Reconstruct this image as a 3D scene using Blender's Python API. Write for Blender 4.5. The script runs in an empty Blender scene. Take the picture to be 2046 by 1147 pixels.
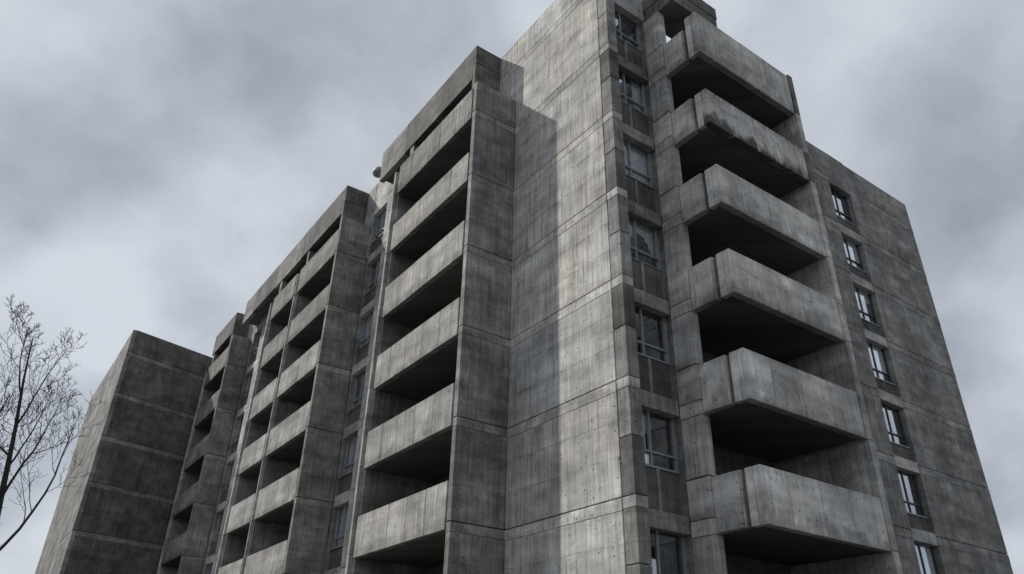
import bpy, bmesh, math, random
from mathutils import Vector, Matrix

random.seed(7)
S = bpy.context.scene
C = S.collection
E = 1.6                       # eye height; facade heights below are measured from the eye, ground is z = 0

# ------------------------------------------------------------------ camera
cam_d = bpy.data.cameras.new('camera'); cam = bpy.data.objects.new('camera', cam_d); C.objects.link(cam)
r_ = Vector((0.81521317, -0.57875129, 0.02178150)); u_ = Vector((-0.30246245, -0.39336509, 0.86820526)); f_ = Vector((0.49390683, 0.71436044, 0.49572694))
m = Matrix((r_, u_, -f_)).transposed().to_4x4(); m.translation = Vector((0, 0, E)); cam.matrix_world = m
cam_d.sensor_fit = 'HORIZONTAL'; cam_d.sensor_width = 36.0; cam_d.lens = 1491.264 / 2046 * 36.0
cam_d.clip_start = 0.1; cam_d.clip_end = 3000
S.camera = cam

# ------------------------------------------------------------------ sun
TO_SUN = Vector((-1.0, 1.415, 1.62)).normalized()
sd = bpy.data.lights.new('sun', 'SUN'); sun = bpy.data.objects.new('sun', sd); C.objects.link(sun)
sd.energy = 4.0; sd.angle = math.radians(1.2); sd.color = (1.0, 0.96, 0.90)
sun.rotation_euler = (-TO_SUN).to_track_quat('-Z', 'Y').to_euler()

# ------------------------------------------------------------------ overcast sky
W = bpy.data.worlds.new('World'); S.world = W; W.use_nodes = True
nt = W.node_tree; nt.nodes.clear(); N = nt.nodes.new; L = nt.links.new
out = N('ShaderNodeOutputWorld')
sky = N('ShaderNodeTexSky'); sky.sky_type = 'NISHITA'; sky.sun_disc = False
sky.sun_elevation = math.asin(TO_SUN.z); sky.sun_rotation = math.atan2(TO_SUN.x, TO_SUN.y)
bg1 = N('ShaderNodeBackground'); bg1.inputs['Strength'].default_value = 0.08; L(sky.outputs[0], bg1.inputs['Color'])
tc = N('ShaderNodeTexCoord'); sp = N('ShaderNodeSeparateXYZ'); L(tc.outputs['Generated'], sp.inputs[0])
def wm(op, a, b=None):
    n = N('ShaderNodeMath'); n.operation = op
    for i, v in enumerate((a, b)):
        if v is None: continue
        if isinstance(v, (int, float)): n.inputs[i].default_value = v
        else: L(v, n.inputs[i])
    return n.outputs[0]
zz = wm('ADD', wm('ABSOLUTE', sp.outputs[2]), 0.60)
cv = N('ShaderNodeCombineXYZ'); L(wm('DIVIDE', sp.outputs[0], zz), cv.inputs[0]); L(wm('DIVIDE', sp.outputs[1], zz), cv.inputs[1])
def wnoise(scale, det, rough, off, dist=0.0, rot=0.0):
    mp = N('ShaderNodeMapping'); mp.inputs['Location'].default_value = off; mp.inputs['Rotation'].default_value = (0, 0, rot); L(cv.outputs[0], mp.inputs[0])
    n = N('ShaderNodeTexNoise'); n.inputs['Scale'].default_value = scale; n.inputs['Detail'].default_value = det
    n.inputs['Roughness'].default_value = rough; n.inputs['Distortion'].default_value = dist; L(mp.outputs[0], n.inputs['Vector'])
    return n.outputs['Fac']
big = wnoise(2.5541, 3, 0.45, (23.4834, 5.4545, 0.0), 0.25, 1.3157); fine = wnoise(7.0, 7, 0.58, (1.3, 8.2, 2.0), 0.15)
mixv = wm('ADD', wm('MULTIPLY', big, 0.78), wm('MULTIPLY', fine, 0.24))
cr = N('ShaderNodeValToRGB'); L(mixv, cr.inputs[0])
cr.color_ramp.interpolation = 'B_SPLINE'
e = cr.color_ramp.elements
e[0].position = 0.335; e[0].color = (0.268, 0.302, 0.350, 1)
e[1].position = 0.585; e[1].color = (0.705, 0.745, 0.805, 1)
k = e.new(0.462); k.color = (0.485, 0.525, 0.592, 1)
bg2 = N('ShaderNodeBackground'); bg2.inputs['Strength'].default_value = 1.0; L(cr.outputs[0], bg2.inputs['Color'])
mx = N('ShaderNodeMixShader'); mx.inputs[0].default_value = 0.93; L(bg1.outputs[0], mx.inputs[1]); L(bg2.outputs[0], mx.inputs[2]); L(mx.outputs[0], out.inputs[0])

vs = S.view_settings; vs.view_transform = 'Standard'; vs.look = 'None'; vs.exposure = 0.0; vs.gamma = 1.0; vs.use_curve_mapping = False
S.display_settings.display_device = 'sRGB'
S.cycles.max_bounces = 6; S.cycles.diffuse_bounces = 3; S.cycles.transparent_max_bounces = 8
try: S.cycles.use_denoising = True
except Exception: pass

# ------------------------------------------------------------------ materials
class NT:
    def __init__(s, name):
        s.m = bpy.data.materials.new(name); s.m.use_nodes = True; s.t = s.m.node_tree; s.b = s.t.nodes['Principled BSDF']
    def n(s, t, **kw):
        x = s.t.nodes.new(t)
        for k_, v in kw.items(): setattr(x, k_, v)
        return x
    def l(s, a, b): s.t.links.new(a, b)
    def math(s, op, a, b=None, c=None, clamp=False):
        x = s.n('ShaderNodeMath', operation=op); x.use_clamp = clamp
        for i, v in enumerate((a, b, c)):
            if v is None: continue
            if isinstance(v, (int, float)): x.inputs[i].default_value = v
            else: s.l(v, x.inputs[i])
        return x.outputs[0]
    def noise(s, vec, scale, det=4, rough=0.55, dim='2D'):
        x = s.n('ShaderNodeTexNoise'); x.noise_dimensions = dim; x.inputs['Scale'].default_value = scale; x.inputs['Detail'].default_value = det
        x.inputs['Roughness'].default_value = rough; s.l(vec, x.inputs['Vector']); return x.outputs['Fac']
    def rng(s, v, a, b, c, d):
        x = s.n('ShaderNodeMapRange'); x.clamp = True; s.l(v, x.inputs[0])
        for i, q in enumerate((a, b, c, d)): x.inputs[i + 1].default_value = q
        return x.outputs[0]
    def comb(s, x_, y_, z_=0.0):
        x = s.n('ShaderNodeCombineXYZ')
        for i, v in enumerate((x_, y_, z_)):
            if isinstance(v, (int, float)): x.inputs[i].default_value = v
            else: s.l(v, x.inputs[i])
        return x.outputs[0]

def concrete(name, col, board=0.29, streak=1.0, blot=1.0, holes=True, drip=0.0, seam=0.0, smudge=1.0, line=0.42):
    a = NT(name)
    g = a.n('ShaderNodeNewGeometry'); sp = a.n('ShaderNodeSeparateXYZ'); a.l(g.outputs['Position'], sp.inputs[0])
    oi = a.n('ShaderNodeObjectInfo'); rnd = oi.outputs['Random']
    u = a.math('ADD', sp.outputs[0], a.math('MULTIPLY', sp.outputs[1], 1.013)); z = sp.outputs[2]
    off = a.math('MULTIPLY', rnd, 37.0)
    uo = a.math('ADD', u, off)
    uv = a.comb(u, z); uvo = a.comb(uo, z)
    blotch = a.noise(uv, 0.55, 5, 0.6)
    blot2 = a.noise(a.comb(uo, a.math('MULTIPLY', z, 1.7)), 1.6, 6, 0.65)
    strk = a.noise(a.comb(a.math('MULTIPLY', uo, 9.0), a.math('MULTIPLY', z, 0.45)), 1.0, 5, 0.6)
    strk2 = a.noise(a.comb(a.math('MULTIPLY', uo, 34.0), a.math('MULTIPLY', z, 0.8)), 1.0, 3, 0.6)
    hori = a.noise(a.comb(a.math('MULTIPLY', u, 0.35), a.math('MULTIPLY', z, 2.1)), 1.0, 4, 0.6)
    grain = a.noise(uv, 55.0, 3, 0.7)
    ub = a.math('DIVIDE', a.math('ADD', u, a.math('MULTIPLY', a.math('FLOOR', a.math('DIVIDE', z, 1.4)), 0.11)), board)
    fr = a.math('FRACT', ub)
    wn = a.n('ShaderNodeTexWhiteNoise'); wn.noise_dimensions = '2D'; a.l(a.comb(a.math('FLOOR', ub), a.math('FLOOR', a.math('MULTIPLY', off, 3.0))), wn.inputs['Vector'])
    lineb = a.math('MULTIPLY', a.math('LESS_THAN', fr, 0.055), a.rng(a.noise(uvo, 1.3, 3), 0.42, 0.62, 0.0, 1.0))
    f = a.rng(blotch, 0.3, 0.72, 1 - 0.30 * blot, 1 + 0.26 * blot)
    f = a.math('MULTIPLY', f, a.rng(blot2, 0.3, 0.75, 1 - 0.22 * blot, 1 + 0.16 * blot))
    f = a.math('MULTIPLY', f, a.rng(strk, 0.33, 0.7, 1 - 0.26 * streak, 1 + 0.16 * streak))
    f = a.math('MULTIPLY', f, a.rng(strk2, 0.3, 0.7, 1 - 0.16 * streak, 1 + 0.12 * streak))
    f = a.math('MULTIPLY', f, a.rng(hori, 0.36, 0.60, 1 - 0.20 * smudge, 1 + 0.06 * smudge))
    if seam > 0:     # formwork lift seams at about a third and two thirds of each pour, broken and bleeding downwards
        zs = a.math('FRACT', a.math('DIVIDE', a.math('SUBTRACT', a.math('ADD', z, a.math('MULTIPLY', a.noise(uvo, 0.9, 2), 0.05)), 19.5), 2.75))
        for q in (0.345, 0.655):
            dz = a.math('SUBTRACT', q, zs)
            thin = a.math('MULTIPLY', a.rng(a.math('ABSOLUTE', dz), 0.002, 0.007, 1.0, 0.0), a.rng(a.noise(uvo, 1.9, 3), 0.40, 0.56, 0.0, 1.0))
            bleed = a.math('MULTIPLY', a.math('MULTIPLY', a.rng(dz, 0.0, 0.14, 1.0, 0.0), a.math('GREATER_THAN', dz, 0.0)), a.rng(a.noise(a.comb(a.math('MULTIPLY', uo, 1.6), a.math('MULTIPLY', z, 0.6)), 1.0, 4), 0.46, 0.66, 0.0, 1.0))
            f = a.math('MULTIPLY', f, a.math('SUBTRACT', 1.0, a.math('MAXIMUM', a.math('MULTIPLY', thin, 0.45 * seam), a.math('MULTIPLY', bleed, 0.42 * seam))))
    f = a.math('MULTIPLY', f, a.rng(wn.outputs['Value'], 0, 1, 0.93, 1.06))
    f = a.math('MULTIPLY', f, a.rng(grain, 0.3, 0.7, 0.93, 1.07))
    f = a.math('MULTIPLY', f, a.math('SUBTRACT', 1.0, a.math('MULTIPLY', lineb, line)))
    f = a.math('MULTIPLY', f, a.rng(rnd, 0, 1, 0.90, 1.08))
    patch = a.noise(a.comb(uo, a.math('MULTIPLY', z, 1.3)), 0.75, 7, 0.68)
    f = a.math('MULTIPLY', f, a.rng(patch, 0.50, 0.70, 1.0, 1 - 0.22 * blot))
    pale = a.noise(a.comb(a.math('ADD', uo, 11.0), a.math('MULTIPLY', z, 0.8)), 1.1, 5, 0.6)
    f = a.math('MULTIPLY', f, a.rng(pale, 0.56, 0.72, 1.0, 1 + 0.22 * blot))
    hole = None
    if holes:
        vo = a.n('ShaderNodeTexVoronoi'); vo.voronoi_dimensions = '2D'; vo.inputs['Scale'].default_value = 1.55; vo.inputs['Randomness'].default_value = 0.62
        a.l(uvo, vo.inputs['Vector'])
        hole = a.rng(vo.outputs['Distance'], 0.018, 0.046, 1.0, 0.0)
        vo2 = a.n('ShaderNodeTexVoronoi'); vo2.voronoi_dimensions = '2D'; vo2.inputs['Scale'].default_value = 4.6; a.l(uvo, vo2.inputs['Vector'])
        pit = a.math('MULTIPLY', a.rng(vo2.outputs['Distance'], 0.03, 0.10, 1.0, 0.0), a.rng(a.noise(uvo, 0.8, 2), 0.5, 0.62, 0.0, 1.0))
        hole = a.math('MAXIMUM', hole, pit)
        f = a.math('MULTIPLY', f, a.math('SUBTRACT', 1.0, a.math('MULTIPLY', hole, 0.72)))
    if drip > 0:     # soot runs of uneven length that start at the coping and gather on the lower arris
        tcn = a.n('ShaderNodeTexCoord'); sg = a.n('ShaderNodeSeparateXYZ'); a.l(tcn.outputs['Generated'], sg.inputs[0])
        edge = a.math('SUBTRACT', 0.42, sg.outputs[2]); pat = a.noise(a.comb(a.math('MULTIPLY', uo, 2.2), a.math('MULTIPLY', z, 1.2)), 1.0, 5, 0.65)
        msk = a.rng(a.math('ADD', a.math('MULTIPLY', edge, 0.9), a.math('SUBTRACT', pat, 0.62)), 0.0, 0.22, 0.0, drip)
        top = a.math('SUBTRACT', sg.outputs[2], 0.86); pat2 = a.noise(a.comb(a.math('MULTIPLY', uo, 11.0), a.math('MULTIPLY', z, 0.6)), 1.0, 4, 0.6)
        msk2 = a.rng(a.math('ADD', a.math('MULTIPLY', top, 1.6), a.math('SUBTRACT', pat2, 0.56)), 0.0, 0.22, 0.0, drip * 0.6)
        f = a.math('MULTIPLY', f, a.math('SUBTRACT', 1.0, a.math('MAXIMUM', msk, msk2)))
    mixc = a.n('ShaderNodeMix'); mixc.data_type = 'RGBA'; mixc.blend_type = 'MIX'
    tint = a.noise(uvo, 0.35, 2)
    a.l(a.rng(tint, 0.35, 0.65, 0, 1), mixc.inputs[0])
    mixc.inputs[6].default_value = (col * 1.045, col * 1.0, col * 0.925, 1); mixc.inputs[7].default_value = (col * 1.0, col * 0.995, col * 0.965, 1)
    vm = a.n('ShaderNodeVectorMath', operation='SCALE'); a.l(mixc.outputs[2], vm.inputs[0]); a.l(f, vm.inputs['Scale'])
    a.l(vm.outputs[0], a.b.inputs['Base Color'])
    a.b.inputs['Roughness'].default_value = 0.9; a.b.inputs['Specular IOR Level'].default_value = 0.25
    hgt = a.math('ADD', a.math('MULTIPLY', grain, 0.25), a.math('ADD', a.math('MULTIPLY', strk2, 0.5), a.math('MULTIPLY', blot2, 0.4)))
    hgt = a.math('SUBTRACT', hgt, a.math('MULTIPLY', lineb, 0.9))
    if hole: hgt = a.math('SUBTRACT', hgt, a.math('MULTIPLY', hole, 1.6))
    bp = a.n('ShaderNodeBump'); bp.inputs['Strength'].default_value = 0.55; bp.inputs['Distance'].default_value = 0.012; a.l(hgt, bp.inputs['Height']); a.l(bp.outputs[0], a.b.inputs['Normal'])
    return a.m

def plain(name, col, rough=0.6, metal=0.0, var=0.15, scale=6.0):
    a = NT(name)
    g = a.n('ShaderNodeNewGeometry'); nz = a.noise(g.outputs['Position'], scale, 4, 0.6, '3D')
    vm = a.n('ShaderNodeVectorMath', operation='SCALE'); vm.inputs[0].default_value = col; a.l(a.rng(nz, 0.3, 0.7, 1 - var, 1 + var), vm.inputs['Scale'])
    a.l(vm.outputs[0], a.b.inputs['Base Color']); a.b.inputs['Roughness'].default_value = rough; a.b.inputs['Metallic'].default_value = metal
    return a.m

def glass_mat():
    a = NT('window_glass'); o = a.t.nodes['Material Output']
    tr = a.n('ShaderNodeBsdfTransparent'); tr.inputs[0].default_value = (0.93, 0.95, 0.955, 1)
    gl = a.n('ShaderNodeBsdfGlossy'); gl.inputs['Roughness'].default_value = 0.02; gl.inputs['Color'].default_value = (0.92, 0.95, 1, 1)
    g = a.n('ShaderNodeNewGeometry'); bp = a.n('ShaderNodeBump'); bp.inputs['Strength'].default_value = 0.05; bp.inputs['Distance'].default_value = 0.02
    a.l(a.noise(g.outputs['Position'], 1.4, 2, 0.5, '3D'), bp.inputs['Height']); a.l(bp.outputs[0], gl.inputs['Normal'])
    lw = a.n('ShaderNodeLayerWeight'); lw.inputs[0].default_value = 0.5
    ms = a.n('ShaderNodeMixShader'); a.l(a.math('ADD', a.math('MULTIPLY', a.math('POWER', lw.outputs['Facing'], 2.5), 0.85), 0.17), ms.inputs[0]); a.l(tr.outputs[0], ms.inputs[1]); a.l(gl.outputs[0], ms.inputs[2])
    a.l(ms.outputs[0], o.inputs[0]); return a.m

M = {
    'wall': concrete('board_marked_concrete', 0.45, board=0.35),
    'blank': concrete('tall_wall_concrete', 0.475, board=0.36, streak=0.9, blot=0.72, seam=0.9, smudge=0.85, line=0.55),
    'band': concrete('slab_edge_concrete', 0.51, streak=0.9, blot=1.1),
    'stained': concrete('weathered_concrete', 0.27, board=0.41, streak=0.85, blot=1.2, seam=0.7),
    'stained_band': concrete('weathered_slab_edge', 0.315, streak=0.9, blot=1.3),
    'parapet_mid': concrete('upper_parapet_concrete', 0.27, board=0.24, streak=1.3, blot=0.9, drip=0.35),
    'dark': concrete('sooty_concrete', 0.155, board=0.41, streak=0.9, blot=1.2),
    'parapet': concrete('parapet_concrete', 0.38, board=0.31, streak=0.8, blot=0.9, drip=0.3),
    'parapet_pale': concrete('pale_parapet_concrete', 0.57, board=0.57, streak=0.55, blot=1.0, drip=0.35, line=0.3),
    'block_end': concrete('sunlit_block_end', 0.66, board=0.9, streak=0.5, blot=0.8, drip=0.2, line=0.2),  # paler tone paints sunlight onto the side ends of the right balconies
    'parapet_old': concrete('soot_streaked_parapet', 0.54, board=0.57, streak=0.6, blot=1.1, drip=0.8, line=0.3),
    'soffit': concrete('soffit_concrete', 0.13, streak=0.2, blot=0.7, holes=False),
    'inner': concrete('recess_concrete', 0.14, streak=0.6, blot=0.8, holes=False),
    'spandrel': concrete('spandrel_panel', 0.13, streak=0.9, blot=1.0, holes=False),
    'alu': plain('aged_aluminium', (0.27, 0.285, 0.30), 0.5, 0.2),
    'dkalu': plain('dark_frame', (0.05, 0.055, 0.06), 0.5, 0.2),
    'curtain': plain('curtain_cloth', (0.84, 0.86, 0.88), 0.9, 0.0, 0.12, 3.0),
    'blind': plain('roller_blind', (0.84, 0.85, 0.86), 0.85, 0.0, 0.05, 2.0),
    'room': plain('room_lining', (0.10, 0.10, 0.105), 0.9, 0.0, 0.2, 1.0),
    'glass': glass_mat(),
    'bark': plain('bark', (0.035, 0.032, 0.031), 0.9, 0.0, 0.35, 9.0),
    'fitting': plain('weathered_plastic', (0.24, 0.245, 0.25), 0.6, 0.0, 0.1, 8.0),
    'ground': plain('asphalt_and_grit', (0.072, 0.071, 0.068), 0.95, 0.0, 0.3, 2.0),
}

# ------------------------------------------------------------------ mesh helpers
def link(o, parent=None):
    C.objects.link(o)
    if parent is not None: o.parent = parent
    return o
def wloc(o):
    v = Vector((0, 0, 0))
    while o is not None: v += o.location; o = o.parent
    return v
def empty(name, loc, label=None, cat=None, group=None):
    o = bpy.data.objects.new(name, None); o.location = loc; C.objects.link(o); o.empty_display_size = 0.5
    if label: o['label'] = label
    if cat: o['category'] = cat
    if group: o['group'] = group
    return o
def bm_box(bm, x0, x1, y0, y1, z0, z1):
    v = [bm.verts.new(p) for p in ((x0, y0, z0), (x1, y0, z0), (x1, y1, z0), (x0, y1, z0), (x0, y0, z1), (x1, y0, z1), (x1, y1, z1), (x0, y1, z1))]
    for q in ((3, 2, 1, 0), (4, 5, 6, 7), (0, 1, 5, 4), (1, 2, 6, 5), (2, 3, 7, 6), (3, 0, 4, 7)): bm.faces.new([v[i] for i in q])
def make(name, bm, mat, parent, origin=None):
    if origin is None: origin = Vector((0, 0, 0))
    bmesh.ops.translate(bm, verts=bm.verts, vec=-Vector(origin))
    me = bpy.data.meshes.new(name); bm.to_mesh(me); bm.free(); me.materials.append(M[mat])
    o = bpy.data.objects.new(name, me); link(o, parent)
    o.location = Vector(origin) - (wloc(parent) if parent else Vector((0, 0, 0)))
    return o
def box(name, x0, x1, y0, y1, z0, z1, mat, parent, bev=0.012):
    """a block given in plan metres and heights above the eye"""
    bm = bmesh.new(); bm_box(bm, x0, x1, y0, y1, z0 + E, z1 + E)
    if bev > 0: bmesh.ops.bevel(bm, geom=bm.edges[:], offset=min(bev, 0.3 * min(x1 - x0, y1 - y0, z1 - z0)), segments=1, affect='EDGES')
    return make(name, bm, mat, parent, ((x0 + x1) / 2, (y0 + y1) / 2, (z0 + z1) / 2 + E))
def fbox(name, ax, d0, d1, a0, a1, z0, z1, mat, parent, bev=0.012):
    """ax 'x': facade faces -X, depth along X and run along Y; ax 'y': faces -Y"""
    if ax == 'x': return box(name, d0, d1, a0, a1, z0, z1, mat, parent, bev)
    return box(name, a0, a1, d0, d1, z0, z1, mat, parent, bev)
def multibox(name, ax, lst, mat, parent, org):
    bm = bmesh.new()
    for d0, d1, a0, a1, z0, z1 in lst:
        if ax == 'x': bm_box(bm, d0, d1, a0, a1, z0 + E, z1 + E)
        else: bm_box(bm, a0, a1, d0, d1, z0 + E, z1 + E)
    return make(name, bm, mat, parent, org)

GAP = 0.015
def lifts(root, ax, d, a0, a1, joints, top, bot, t=0.2, mat='wall', band=0.27, bandmat='band', cuts=(), proud=0.004, name='wall_panel'):
    """a cast wall: one pour per storey with a recessed joint and a paler slab edge under each joint"""
    js = sorted([j for j in joints if bot < j < top], reverse=True)
    edges = [top] + js + [bot]
    cs = [a0] + [c for c in sorted(cuts) if a0 < c < a1] + [a1]
    for i in range(len(edges) - 1):
        zt, zb = edges[i], edges[i + 1]
        gt = 0 if i == 0 else GAP; gb = GAP if i < len(edges) - 2 else 0
        zc = zt - gt
        jit = random.uniform(0, 0.005)
        for q in range(len(cs) - 1):
            c0 = cs[q] + (0.003 if q else 0); c1 = cs[q + 1] - (0.003 if q < len(cs) - 2 else 0)
            zc2 = zc
            if i > 0 and band > 0 and zc - band > zb + 0.1:
                fbox('slab_edge', ax, d - proud, d + t, c0, c1, zc - band, zc, bandmat, root, 0.006); zc2 = zc - band - 0.003
            fbox(name, ax, d + jit, d + t, c0, c1, zb + gb, zc2, mat, root, 0.01)

def curtain_mesh(name, ax, d, a0, a1, z0, z1, mat, parent, amp=0.025, hem=None):
    bm = bmesh.new(); n = max(8, int((a1 - a0) / 0.035)); rows = []
    for r in range(2):
        row = []
        for i in range(n + 1):
            a = a0 + (a1 - a0) * i / n; dd = d + amp * math.sin(i * 1.9 + 0.7 * math.sin(i * 0.6)) * (0.6 + 0.4 * r)
            zb = z0 if hem is None else hem(i / n)
            z_ = (z1 if r == 0 else zb) + E
            row.append(bm.verts.new((dd, a, z_) if ax == 'x' else (a, dd, z_)))
        rows.append(row)
    for i in range(n): bm.faces.new((rows[0][i], rows[0][i + 1], rows[1][i + 1], rows[1][i]))
    for f in bm.faces: f.smooth = True
    org = (d, (a0 + a1) / 2, (z0 + z1) / 2 + E) if ax == 'x' else ((a0 + a1) / 2, d, (z0 + z1) / 2 + E)
    return make(name, bm, mat, parent, org)

def window(root, ax, d, a0, a1, z0, z1, mull=0.42, trans=0.24, cover=None, frame='alu', room=1.2, label=None):
    """aluminium window: outer frame, mullion, transom with two low lights, four panes, something behind the glass"""
    w = 0.038; am = a0 + (a1 - a0) * mull; zt = z0 + (z1 - z0) * trans
    org = (d, (a0 + a1) / 2, (z0 + z1) / 2 + E) if ax == 'x' else ((a0 + a1) / 2, d, (z0 + z1) / 2 + E)
    fr = multibox('window', ax, [
        (d - 0.035, d + 0.06, a0, a0 + w, z0, z1), (d - 0.035, d + 0.06, a1 - w, a1, z0, z1),
        (d - 0.033, d + 0.06, a0 + w, a1 - w, z1 - w, z1), (d - 0.05, d + 0.06, a0 + w, a1 - w, z0, z0 + w),
        (d - 0.03, d + 0.05, am - 0.024, am + 0.024, z0 + w, z1 - w),
        (d - 0.042, d + 0.05, a0 + w, am - 0.024, zt - 0.026, zt + 0.026), (d - 0.042, d + 0.05, am + 0.024, a1 - w, zt - 0.026, zt + 0.026)], frame, root, org)
    if label: fr['label'] = label
    for (p0, p1, q0, q1) in ((a0 + w, am - 0.024, zt + 0.026, z1 - w), (am + 0.024, a1 - w, zt + 0.026, z1 - w), (a0 + w, am - 0.024, z0 + w, zt - 0.026), (am + 0.024, a1 - w, z0 + w, zt - 0.026)):
        fbox('pane', ax, d + 0.004, d + 0.012, p0, p1, q0, q1, 'glass', fr, 0)
    bm = bmesh.new(); x0, x1 = d + 0.065, d + room
    pts = [(x0, a0 - 0.15), (x1, a0 - 0.15), (x1, a1 + 0.15), (x0, a1 + 0.15)]
    vs_ = []
    for zq in (z0 - 0.25, z1 + 0.1):
        vs_.append([bm.verts.new((p[0], p[1], zq + E) if ax == 'x' else (p[1], p[0], zq + E)) for p in pts])
    b_, t_ = vs_
    bm.faces.new(b_); bm.faces.new(t_)
    for i in range(3): bm.faces.new((b_[i], b_[i + 1], t_[i + 1], t_[i]))
    make('room_lining', bm, 'room', fr, org)
    dc = d + 0.10
    if cover == 'full': curtain_mesh('curtain', ax, dc, a0 + 0.03, a1 - 0.03, z0 + 0.02, z1, 'curtain', fr)
    elif cover == 'left': curtain_mesh('curtain', ax, dc, a0 + 0.02, am - 0.05, z0 + 0.02, z1, 'curtain', fr)
    elif cover == 'right': curtain_mesh('curtain', ax, dc, a1 - (a1 - a0) * 0.3, a1 - 0.02, z0 + 0.02, z1, 'curtain', fr)
    elif cover == 'valance': curtain_mesh('curtain', ax, dc, a0 + 0.03, a1 - 0.03, zt, z1, 'curtain', fr, 0.03, lambda t: zt + 0.18 + 0.75 * (z1 - zt) * max(0, math.sin(math.pi * min(1, max(0, t * 1.5 - 0.35)))) ** 0.7 * 0.62)
    elif cover == 'blind': curtain_mesh('blind', ax, d + 0.045, a0 + 0.03, a1 - 0.03, zt + 0.02, z1, 'blind', fr, 0.003)
    elif cover == 'halfblind': curtain_mesh('blind', ax, d + 0.045, a0 + 0.03, a1 - 0.03, z1 - 0.35 * (z1 - z0), z1, 'blind', fr, 0.003)
    return fr

# ------------------------------------------------------------------ ground
bm = bmesh.new()
for s in ((-1200, -1200), (1200, -1200), (1200, 1200), (-1200, 1200)): bm.verts.new((s[0], s[1], 0))
bm.faces.new(bm.verts[:])
g = make('ground', bm, 'ground', None); g['kind'] = 'structure'

# ================================================================== main apartment building
B = empty('apartment_building', (14.0, 20.0, 0), 'grey brutalist concrete apartment building with stacked balconies and a tall blank wall', 'building')
BOT = -E
J = [17.9 - 2.75 * i for i in range(8)]                     # pour joints
# --- structural core, kept behind every facade
box('core', 13.3, 17.7, 13.4, 24.0, BOT, 17.1, 'inner', B, 0)
box('core', 12.6, 22.0, 24.0, 50.0, BOT, 21.9, 'inner', B, 0)
box('core', 11.62, 13.28, 13.4, 16.72, BOT, 22.1, 'inner', B, 0)
box('core', 12.6, 13.28, 16.72, 24.0, BOT, 22.1, 'inner', B, 0)
box('core', 11.62, 12.6, 16.75, 22.9, 20.3, 22.1, 'inner', B, 0)
box('roof', 11.5, 13.2, 11.9, 24.0, 22.1, 22.2, 'dark', B, 0.01)

# --- blank wall (faces -X) and the corner pilaster
JW = [21.1] + J
lifts(B, 'x', 11.40, 12.075, 16.54, JW, 22.3, BOT, 0.2, 'blank', 0.27)
lifts(B, 'x', 11.40, 16.545, 18.4, [21.1], 22.3, 19.2, 0.2, 'blank', 0.25)
# pilaster: dirtier pours, each split by a day joint
PJ = sorted(J + [j - 1.42 for j in J] + [20.65, 19.3], reverse=True)
ed = [22.3] + [j for j in PJ if BOT < j < 22.2] + [BOT]
for i in range(len(ed) - 1):
    zt, zb = ed[i] - (0.009 if i else 0), ed[i + 1] + 0.009
    main_joint = any(abs(ed[i] - j) < 0.01 for j in J)
    if main_joint and zt - zb > 0.6:
        box('slab_edge', 11.408, 11.78, 11.65, 12.065, zt - 0.25, zt, 'wall', B, 0.008); zt -= 0.253
    box('pilaster_panel', 11.415, 11.782, 11.652 + 0.004 * (i % 2), 12.065, zb, zt, 'stained' if i % 3 else 'dark', B, 0.012)

# --- window bay between the pilaster and the loggia column (faces -Y)
covers = [None, 'right', 'full', 'valance', None, 'left', None, 'full']
beamb = [9.08 + 2.77 * k for k in range(4, -4, -1)]          # beam undersides from the top
for i, zb in enumerate(beamb):
    if zb < BOT + 0.2: continue
    if i == 0:
        box('wall_panel', 11.785, 13.21, 11.77, 12.0, zb, 21.0, 'wall', B)
        box('wall_panel', 11.785, 13.21, 11.775, 12.0, 21.02, 22.3, 'wall', B)
    else:
        box('slab_edge', 11.785, 13.16, 11.77, 12.0, zb, zb + 0.40, 'stained', B)
        # spandrel: two dark panels and the mullion strip between them
        box('spandrel_panel', 11.80, 12.36, 11.93, 12.02, zb + 0.405, zb + 1.38, 'spandrel', B, 0.006)
        box('spandrel_panel', 12.47, 13.15, 11.93, 12.02, zb + 0.405, zb + 1.38, 'spandrel', B, 0.006)
        box('spandrel_strip', 12.362, 12.468, 11.90, 12.02, zb + 0.402, zb + 1.38, 'stained', B, 0.006)
        box('window_sill', 11.79, 13.155, 11.90, 12.03, zb + 1.39, zb + 1.42, 'alu', B, 0.004)
    nb = zb - 2.77
    window(B, 'y', 12.0, 11.80, 13.14, max(nb + 1.425, BOT + 0.3), zb + 0.10, 0.38, 0.25, covers[i % len(covers)], 'alu', 1.2)
    box('window_post', 13.142, 13.213, 11.95, 12.06, nb + 0.41, zb - 0.003, 'stained', B, 0.004)

# --- loggia column (faces -X), one pour per storey
ce = [(20.0, 18.44, 'wall')]
for zb, zt in ((17.12, 18.42), (14.36, 15.62), (11.63, 12.88), (8.95, 10.2), (6.22, 7.47), (3.48, 4.73), (0.72, 1.97)):
    ce.append((zt, zb + 0.34, 'parapet_pale')); ce.append((zb + 0.33, zb - 0.02, 'band')); ce.append((zb - 0.03, max(zb - 1.46, BOT), 'wall'))
for i, (zt, zb, mt) in enumerate(ce):
    box('column_panel', 13.165 + 0.004 * (i % 2), 13.45, 11.10, 11.765, zb + 0.005, zt, mt, B, 0.012)
box('column_panel', 13.215, 13.45, 11.768, 12.65, BOT, 22.25, 'stained', B, 0.01)

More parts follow.
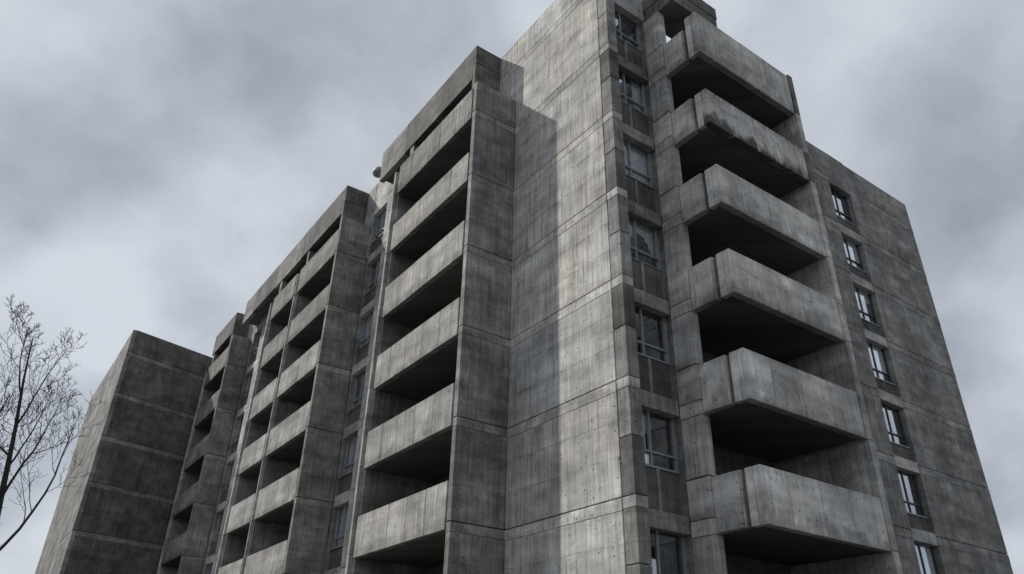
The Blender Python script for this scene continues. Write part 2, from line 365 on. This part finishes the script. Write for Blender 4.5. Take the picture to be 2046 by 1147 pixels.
# --- corner balconies on the right (face -Y, side cheek faces -X)
sof = [17.12, 14.36, 11.63, 8.95, 6.22, 3.48, 0.72]; hts = [1.70, 1.26, 1.25, 1.25, 1.25, 1.25, 1.25]
for i, zb in enumerate(sof):
    zt = zb + hts[i]; sz = zt - 0.02 if i else 18.42
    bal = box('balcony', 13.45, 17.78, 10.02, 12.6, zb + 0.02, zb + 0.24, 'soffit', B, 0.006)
    bal['label'] = ['top terrace balcony open to the sky', 'soot stained balcony below the terrace', 'balcony level with the third window from the top', 'lowest balcony in plain view'][i] if i < 4 else 'balcony of a lower storey'
    pm = 'parapet_old' if i in (1,) else 'parapet_pale'
    xs = [13.30, 14.22, 15.36, 16.50, 17.785]
    for q in range(4):
        box('parapet_panel', xs[q] + (0.004 if q else 0), xs[q + 1] - 0.004, 9.79 + 0.003 * ((q + i) % 2), 10.0, zb, zt, pm, bal, 0.014)
    box('side_parapet', 13.24, 13.44, 10.36, 11.095, zb + 0.005, sz, 'parapet_pale', bal, 0.014)
    box('side_parapet', 13.255, 13.44, 10.30, 10.357, zb + 0.01, sz, 'wall', bal, 0.01)
    box('side_parapet', 13.33, 13.44, 10.205, 10.298, zb + 0.015, sz - 0.01, 'dark', bal, 0.006)
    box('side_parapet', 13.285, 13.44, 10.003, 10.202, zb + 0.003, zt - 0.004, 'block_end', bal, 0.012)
# back wall and right-hand fin of the loggias
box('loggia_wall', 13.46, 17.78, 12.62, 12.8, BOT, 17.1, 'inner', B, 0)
fe = [18.88, 17.15, 15.55, 14.4, 12.85, 11.65, 10.1, 8.95, 6.2, 3.5, 0.7, BOT]
for i in range(len(fe) - 1):
    box('fin_panel', 17.79, 18.03, 9.76 + 0.004 * (i % 2), 12.9, fe[i + 1] + 0.005, fe[i] - 0.005, ('dark' if i in (0, 2) else 'band' if i < 6 else 'wall'), B, 0.012)
box('side_wall', 17.80, 18.02, 12.905, 24.0, BOT, 17.0, 'wall', B, 0.01)

# --- canopy over the terrace corner
box('canopy', 13.21, 15.40, 10.50, 11.67, 20.0, 20.55, 'dark', B, 0.015)
box('canopy_fascia', 13.19, 15.42, 10.48, 10.72, 20.553, 21.07, 'dark', B, 0.015)
box('canopy_fascia', 13.19, 13.45, 10.725, 11.76, 20.553, 21.09, 'stained', B, 0.015)

# ================================================================== projecting balcony bays on the long side (face -X)
def bay(y0, xback, led, up, band_z, segs, cuts, par, jts, old=1):
    """y0 return wall plane, led its top (the ledge), up (x, y, z) outer corner of the set-back top storey,
    segs [(parapet y0, y1, fin y0, fin y1)], cuts joints and end of the roof band, par [(z0, z1)] parapets from the top"""
    X = 9.74; xu, yu, top = up
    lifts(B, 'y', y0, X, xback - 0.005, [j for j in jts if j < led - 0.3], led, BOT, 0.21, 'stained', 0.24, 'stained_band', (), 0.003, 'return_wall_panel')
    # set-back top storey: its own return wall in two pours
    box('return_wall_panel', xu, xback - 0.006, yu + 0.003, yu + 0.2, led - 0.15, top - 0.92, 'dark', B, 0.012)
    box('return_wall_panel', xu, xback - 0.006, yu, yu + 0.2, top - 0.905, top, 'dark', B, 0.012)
    box('ledge', X + 0.26, xback - 0.006, y0 + 0.213, yu + 0.002, led - 0.2, led - 0.02, 'dark', B, 0.006)
    yl = segs[-1][3]
    cs = [yu + 0.204] + list(cuts)
    for q in range(len(cs) - 1):
        box('roof_band_panel', xu + 0.006 + 0.006 * (q % 2), xu + 0.24, cs[q] + 0.004, cs[q + 1] - 0.004, band_z - (0.03 if q % 2 else 0), top - 0.01 * q, 'dark' if q % 2 == 0 else 'stained', B, 0.014)
    box('roof', xu + 0.243, xback - 0.006, yu + 0.205, cs[-1] - 0.01, band_z + 0.12, top - 0.1, 'inner', B, 0.01)
    box('loggia_wall', 12.42, 12.58, y0 + 0.21, yl, BOT, led - 0.2, 'inner', B, 0)
    if xback < 12: box('loggia_wall', xback + 0.25, xback + 0.4, yu + 0.2, yl, par[0][0] + 0.25, band_z + 0.11, 'inner', B, 0)
    prev = y0 + 0.212
    for si, (p0, p1, f0, f1) in enumerate(segs):
        fm = f0 + 0.6 * (f1 - f0)
        box('fin_panel', xu + 0.05, 12.41, f0, f1, par[0][1] - 0.1, band_z - 0.04, 'stained', B, 0.012)
        fz = [par[0][1] - 0.11] + [j for j in jts if BOT < j < par[0][1] - 0.4] + [BOT]
        for i in range(len(fz) - 1):
            box('fin_panel', X + 0.03, 12.41, fm, f1, fz[i + 1] + 0.006, fz[i] - 0.006, 'wall' if i % 2 else 'band', B, 0.012)
            box('fin_panel', X + 0.16, 12.40, f0, fm - 0.004, fz[i + 1] + 0.006, fz[i] - 0.006, 'stained', B, 0.012)
        for i, (za, zb) in enumerate(par):
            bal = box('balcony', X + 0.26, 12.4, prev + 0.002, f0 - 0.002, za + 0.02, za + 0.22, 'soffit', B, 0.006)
            n = max(2, round((p1 - p0) / 1.15)); st = (p1 - p0) / n
            for q in range(n):
                box('parapet_panel', X + 0.055 + 0.003 * ((q + i) % 2), X + 0.245, p0 + q * st + (0.003 if q else 0), p0 + (q + 1) * st - 0.003, za, zb - 0.002 * (q % 2), 'parapet_mid' if i < old else 'parapet', bal, 0.012)
        prev = f1

par1 = [(17.80, 19.20), (15.10, 16.30), (12.25, 13.53), (9.50, 10.75), (6.75, 8.0), (4.0, 5.25), (1.25, 2.5)]
bay(16.53, 11.40, 19.22, (10.28, 17.64, 22.3), 20.68, [(16.92, 22.36, 22.42, 22.74)], (23.2, 25.6), par1, J)
par2 = [(18.10, 19.48), (15.28, 16.52), (12.5, 13.75), (9.72, 10.97), (6.95, 8.2), (4.2, 5.45), (1.4, 2.6)]
J2 = [18.05 - 2.77 * i for i in range(8)]
bay(28.10, 11.20, 19.95, (10.04, 28.98, 22.42), 20.85, [(28.5, 33.2, 33.28, 33.52), (33.72, 37.1, 37.2, 37.56)], (34.4, 38.45, 42.25, 44.2), par2, J2, old=2)
par3 = [(18.3, 19.7), (15.5, 16.75), (12.7, 13.95), (9.9, 11.15), (7.1, 8.35), (4.3, 5.55), (1.5, 2.7)]
J3 = [18.2 - 2.8 * i for i in range(8)]
bay(44.60, 10.9, 20.2, (9.97, 45.95, 22.4), 20.95, [(45.1, 49.9, 49.98, 50.3)], (50.6,), par3, J3, old=7)

# --- recesses between the bays: window column, spandrels and slab edges (faces -X)
def recess(xp, y0, y1, w0, w1, top, beam0, pitch, cov):
    lifts(B, 'x', xp, y0, w0, [top - 1.5, beam0 + 0.35] + [beam0 + 0.35 - pitch * i for i in range(1, 8)], top, BOT, 0.2, 'wall', 0.26, 'band')
    if y1 - w1 > 0.05:
        box('wall_panel', xp + 0.01, xp + 0.2, w1, y1, BOT, top - 0.02, 'stained', B)
    for i in range(7):
        zb = beam0 - pitch * i
        if zb < BOT + 0.3: break
        if i == 0: box('wall_panel', xp + 0.003, xp + 0.2, w0 + 0.004, w1 - 0.002, zb, top - 0.01, 'wall', B)
        else:
            box('slab_edge', xp + 0.003, xp + 0.22, w0 + 0.004, w1 - 0.002, zb, zb + 0.42, 'wall', B)
            box('spandrel_panel', xp + 0.14, xp + 0.24, w0 + 0.01, w1 - 0.01, zb + 0.424, zb + 1.16, 'spandrel', B, 0.006)
            box('window_sill', xp + 0.08, xp + 0.25, w0 + 0.006, w1 - 0.006, zb + 1.165, zb + 1.2, 'alu', B, 0.004)
        nb = zb - pitch
        window(B, 'x', xp + 0.22, w0 + 0.02, w1 - 0.02, max(nb + 1.205, BOT + 0.4), zb + 0.08, 0.5, 0.24, cov[i % len(cov)], 'alu', 1.1)
recess(11.20, 22.75, 28.095, 26.54, 27.95, 22.5, 20.5, 2.75, ['full', 'left', 'full', None, 'full'])
recess(10.9, 37.57, 44.595, 42.6, 44.1, 22.2, 20.4, 2.77, [None, 'full', None, 'left'])
# blank upper wall of the long block seen past the bays


box('wall_panel', 11.205, 11.4, 28.1, 29.3, 19.8, 22.48, 'wall', B)
box('wall_panel', 10.905, 11.1, 44.6, 46.4, 20.0, 22.18, 'wall', B)

# ================================================================== rear wing on the right (faces -Y)
R = empty('apartment_wing', (27.0, 18.0, 0), 'plain grey concrete wing on the right with a single column of windows', 'building')
WJ = [22.2, 19.55, 16.88] + [16.88 - 2.7 * i for i in range(1, 7)]
YW = 14.40
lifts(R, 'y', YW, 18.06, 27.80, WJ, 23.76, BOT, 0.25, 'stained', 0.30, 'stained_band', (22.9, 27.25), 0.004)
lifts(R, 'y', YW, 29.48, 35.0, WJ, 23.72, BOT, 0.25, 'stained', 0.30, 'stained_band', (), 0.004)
box('roof_band_panel', 27.804, 29.476, YW + 0.003, YW + 0.25, 21.87, 23.78, 'stained', R)
bb = [21.87, 19.12, 16.53] + [16.53 - 2.7 * i for i in range(1, 7)]
wc = [None, 'blind', 'halfblind', 'blind', None, 'left', 'blind']
for i, zb in enumerate(bb):
    if zb < BOT + 0.3: break
    if i:
        box('slab_edge', 27.804, 29.476, YW + 0.01, YW + 0.27, zb, zb + 0.44, 'wall', R)
        box('spandrel_panel', 27.81, 29.47, YW + 0.16, YW + 0.28, zb + 0.444, zb + 1.0, 'spandrel', R, 0.006)
        box('window_sill', 27.81, 29.47, YW + 0.12, YW + 0.29, zb + 1.005, zb + 1.05, 'alu', R, 0.004)
    nb = bb[i + 1] if i + 1 < len(bb) else zb - 2.7
    window(R, 'y', YW + 0.26, 27.83, 29.45, max(nb + 1.055, BOT + 0.4), zb + 0.08, 0.45, 0.25, wc[i % len(wc)], 'dkalu', 1.2)
box('core', 18.06, 27.7, YW + 0.26, 27.0, BOT, 23.6, 'inner', R, 0)
box('core', 29.6, 34.75, YW + 0.26, 27.0, BOT, 23.55, 'inner', R, 0)
box('core', 27.7, 29.6, YW + 1.6, 27.0, BOT, 23.58, 'inner', R, 0)
lifts(R, 'x', 34.76, YW + 0.262, 27.0, WJ, 23.7, BOT, 0.235, 'stained', 0.30, 'stained_band')

# ================================================================== end block far left
F = empty('end_block', (9.0, 56.0, 0), 'dark blank concrete end block standing beyond the farthest balcony bay', 'building')
FJ = [19.6 - 2.78 * i for i in range(8)]
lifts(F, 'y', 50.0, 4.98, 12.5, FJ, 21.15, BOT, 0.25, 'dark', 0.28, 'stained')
piv = Vector((4.98, 50.0, 0)); rot = Matrix.Rotation(math.radians(15.0), 4, 'Z')
for o in list(F.children):
    wl = o.location + F.location
    o.location = piv + rot @ (wl - piv) - F.location; o.rotation_euler = (0, 0, math.radians(15.0))
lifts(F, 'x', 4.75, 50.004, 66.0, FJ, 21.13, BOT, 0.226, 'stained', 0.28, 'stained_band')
box('core', 5.0, 22.0, 52.3, 66.0, BOT, 20.95, 'inner', F, 0)

# ================================================================== small rounded fitting at the end of the roof band
bm = bmesh.new(); bmesh.ops.create_uvsphere(bm, u_segments=18, v_segments=12, radius=0.28)
for v in bm.verts:
    v.co.y *= 1.15
    if v.co.z < 0: v.co.z *= 0.7
bm_box(bm, -0.05, 0.05, -0.60, -0.22, -0.05, 0.05); bm_box(bm, -0.11, 0.11, -0.62, -0.585, -0.14, 0.14)
for f in bm.faces: f.smooth = len(f.verts) != 4 or abs(f.normal.z) < 2
fit = make('dome_fitting', bm, 'fitting', None); fit.location = (10.45, 26.21, 21.62 + E)
fit['label'] = 'small pale rounded fitting fixed to the end of the nearest bay roof band'; fit['category'] = 'fitting'

# ================================================================== bare trees
def tube(bm, pts, rad, n=5):
    rings = []
    for i, p in enumerate(pts):
        d = (pts[min(i + 1, len(pts) - 1)] - pts[max(i - 1, 0)]).normalized()
        a = d.orthogonal().normalized(); b = d.cross(a)
        rings.append([bm.verts.new(p + (a * math.cos(t) + b * math.sin(t)) * rad[i]) for t in (2 * math.pi * k / n for k in range(n))])
    for i in range(len(rings) - 1):
        for k in range(n): bm.faces.new((rings[i][k], rings[i][(k + 1) % n], rings[i + 1][(k + 1) % n], rings[i + 1][k]))
def tree(base, height, seed, label):
    rs = random.Random(seed); root = empty('bare_tree', base, label, 'tree', 'bare trees left of the building')
    tk, cw = bmesh.new(), bmesh.new(); O = Vector(base)
    def grow(p, d, ln, rad, lev):
        n = (9, 8, 7, 6, 4)[lev]; pts = [p.copy()]; rr = [rad]; q = p.copy(); dd = d.normalized()
        up = (0.0, 0.20, 0.24, 0.14, 0.08)[lev]; w = (0.035, 0.08, 0.11, 0.15, 0.2)[lev]
        for i in range(n):
            dd = (dd + Vector((rs.gauss(0, w), rs.gauss(0, w), rs.gauss(0, w * 0.6) + up))).normalized()
            q = q + dd * ln / n; pts.append(q.copy()); rr.append(max(0.005, rad * (1 - (0.93 if lev == 0 else 0.78) * (i + 1) / n)))
        tube(tk if lev < 2 else cw, pts, rr, 8 if lev == 0 else 6 if lev < 2 else 4)
        if lev >= 4: return
        nc = (10, 7, 6, 4)[lev]; t0 = (0.26, 0.25, 0.15, 0.2)[lev]
        for c in range(nc):
            t = t0 + (0.98 - t0) * (c + rs.random() * 0.8) / nc
            i = min(n - 1, int(t * n)); pp = pts[i].lerp(pts[i + 1], min(1, t * n - i)); ax = (pts[i + 1] - pts[i]).normalized()
            az = c * 2.4 + rs.random() * 1.3; o1 = ax.orthogonal().normalized(); o2 = ax.cross(o1)
            side = o1 * math.cos(az) + o2 * math.sin(az); ang = math.radians(rs.uniform(32, 62) if lev else rs.uniform(38, 62))
            cd = ax * math.cos(ang) + side * math.sin(ang)
            if cd.z < 0.05: cd.z = 0.05 + abs(cd.z) * 0.3
            l2 = (height * 0.42 * (1.22 - 0.9 * t), ln * 0.50 * (1.15 - 0.6 * t), ln * 0.48 * (1.1 - 0.5 * t), ln * 0.42)[lev] * rs.uniform(0.75, 1.2)
            grow(pp, cd, l2, max(0.006, rr[i] * rs.uniform(0.40, 0.58)), lev + 1)
    grow(O, Vector((0.02, 0, 1)), height, 0.016 * height, 0)
    make('trunk', tk, 'bark', root, base); make('crown', cw, 'bark', root, base)
tree((-1.15, 22.0, 0), 10.7, 5, 'bare leafless tree cut by the left edge of the picture')
tree((0.75, 22.8, 0), 9.9, 33, 'bare leafless tree standing between the left edge and the building')
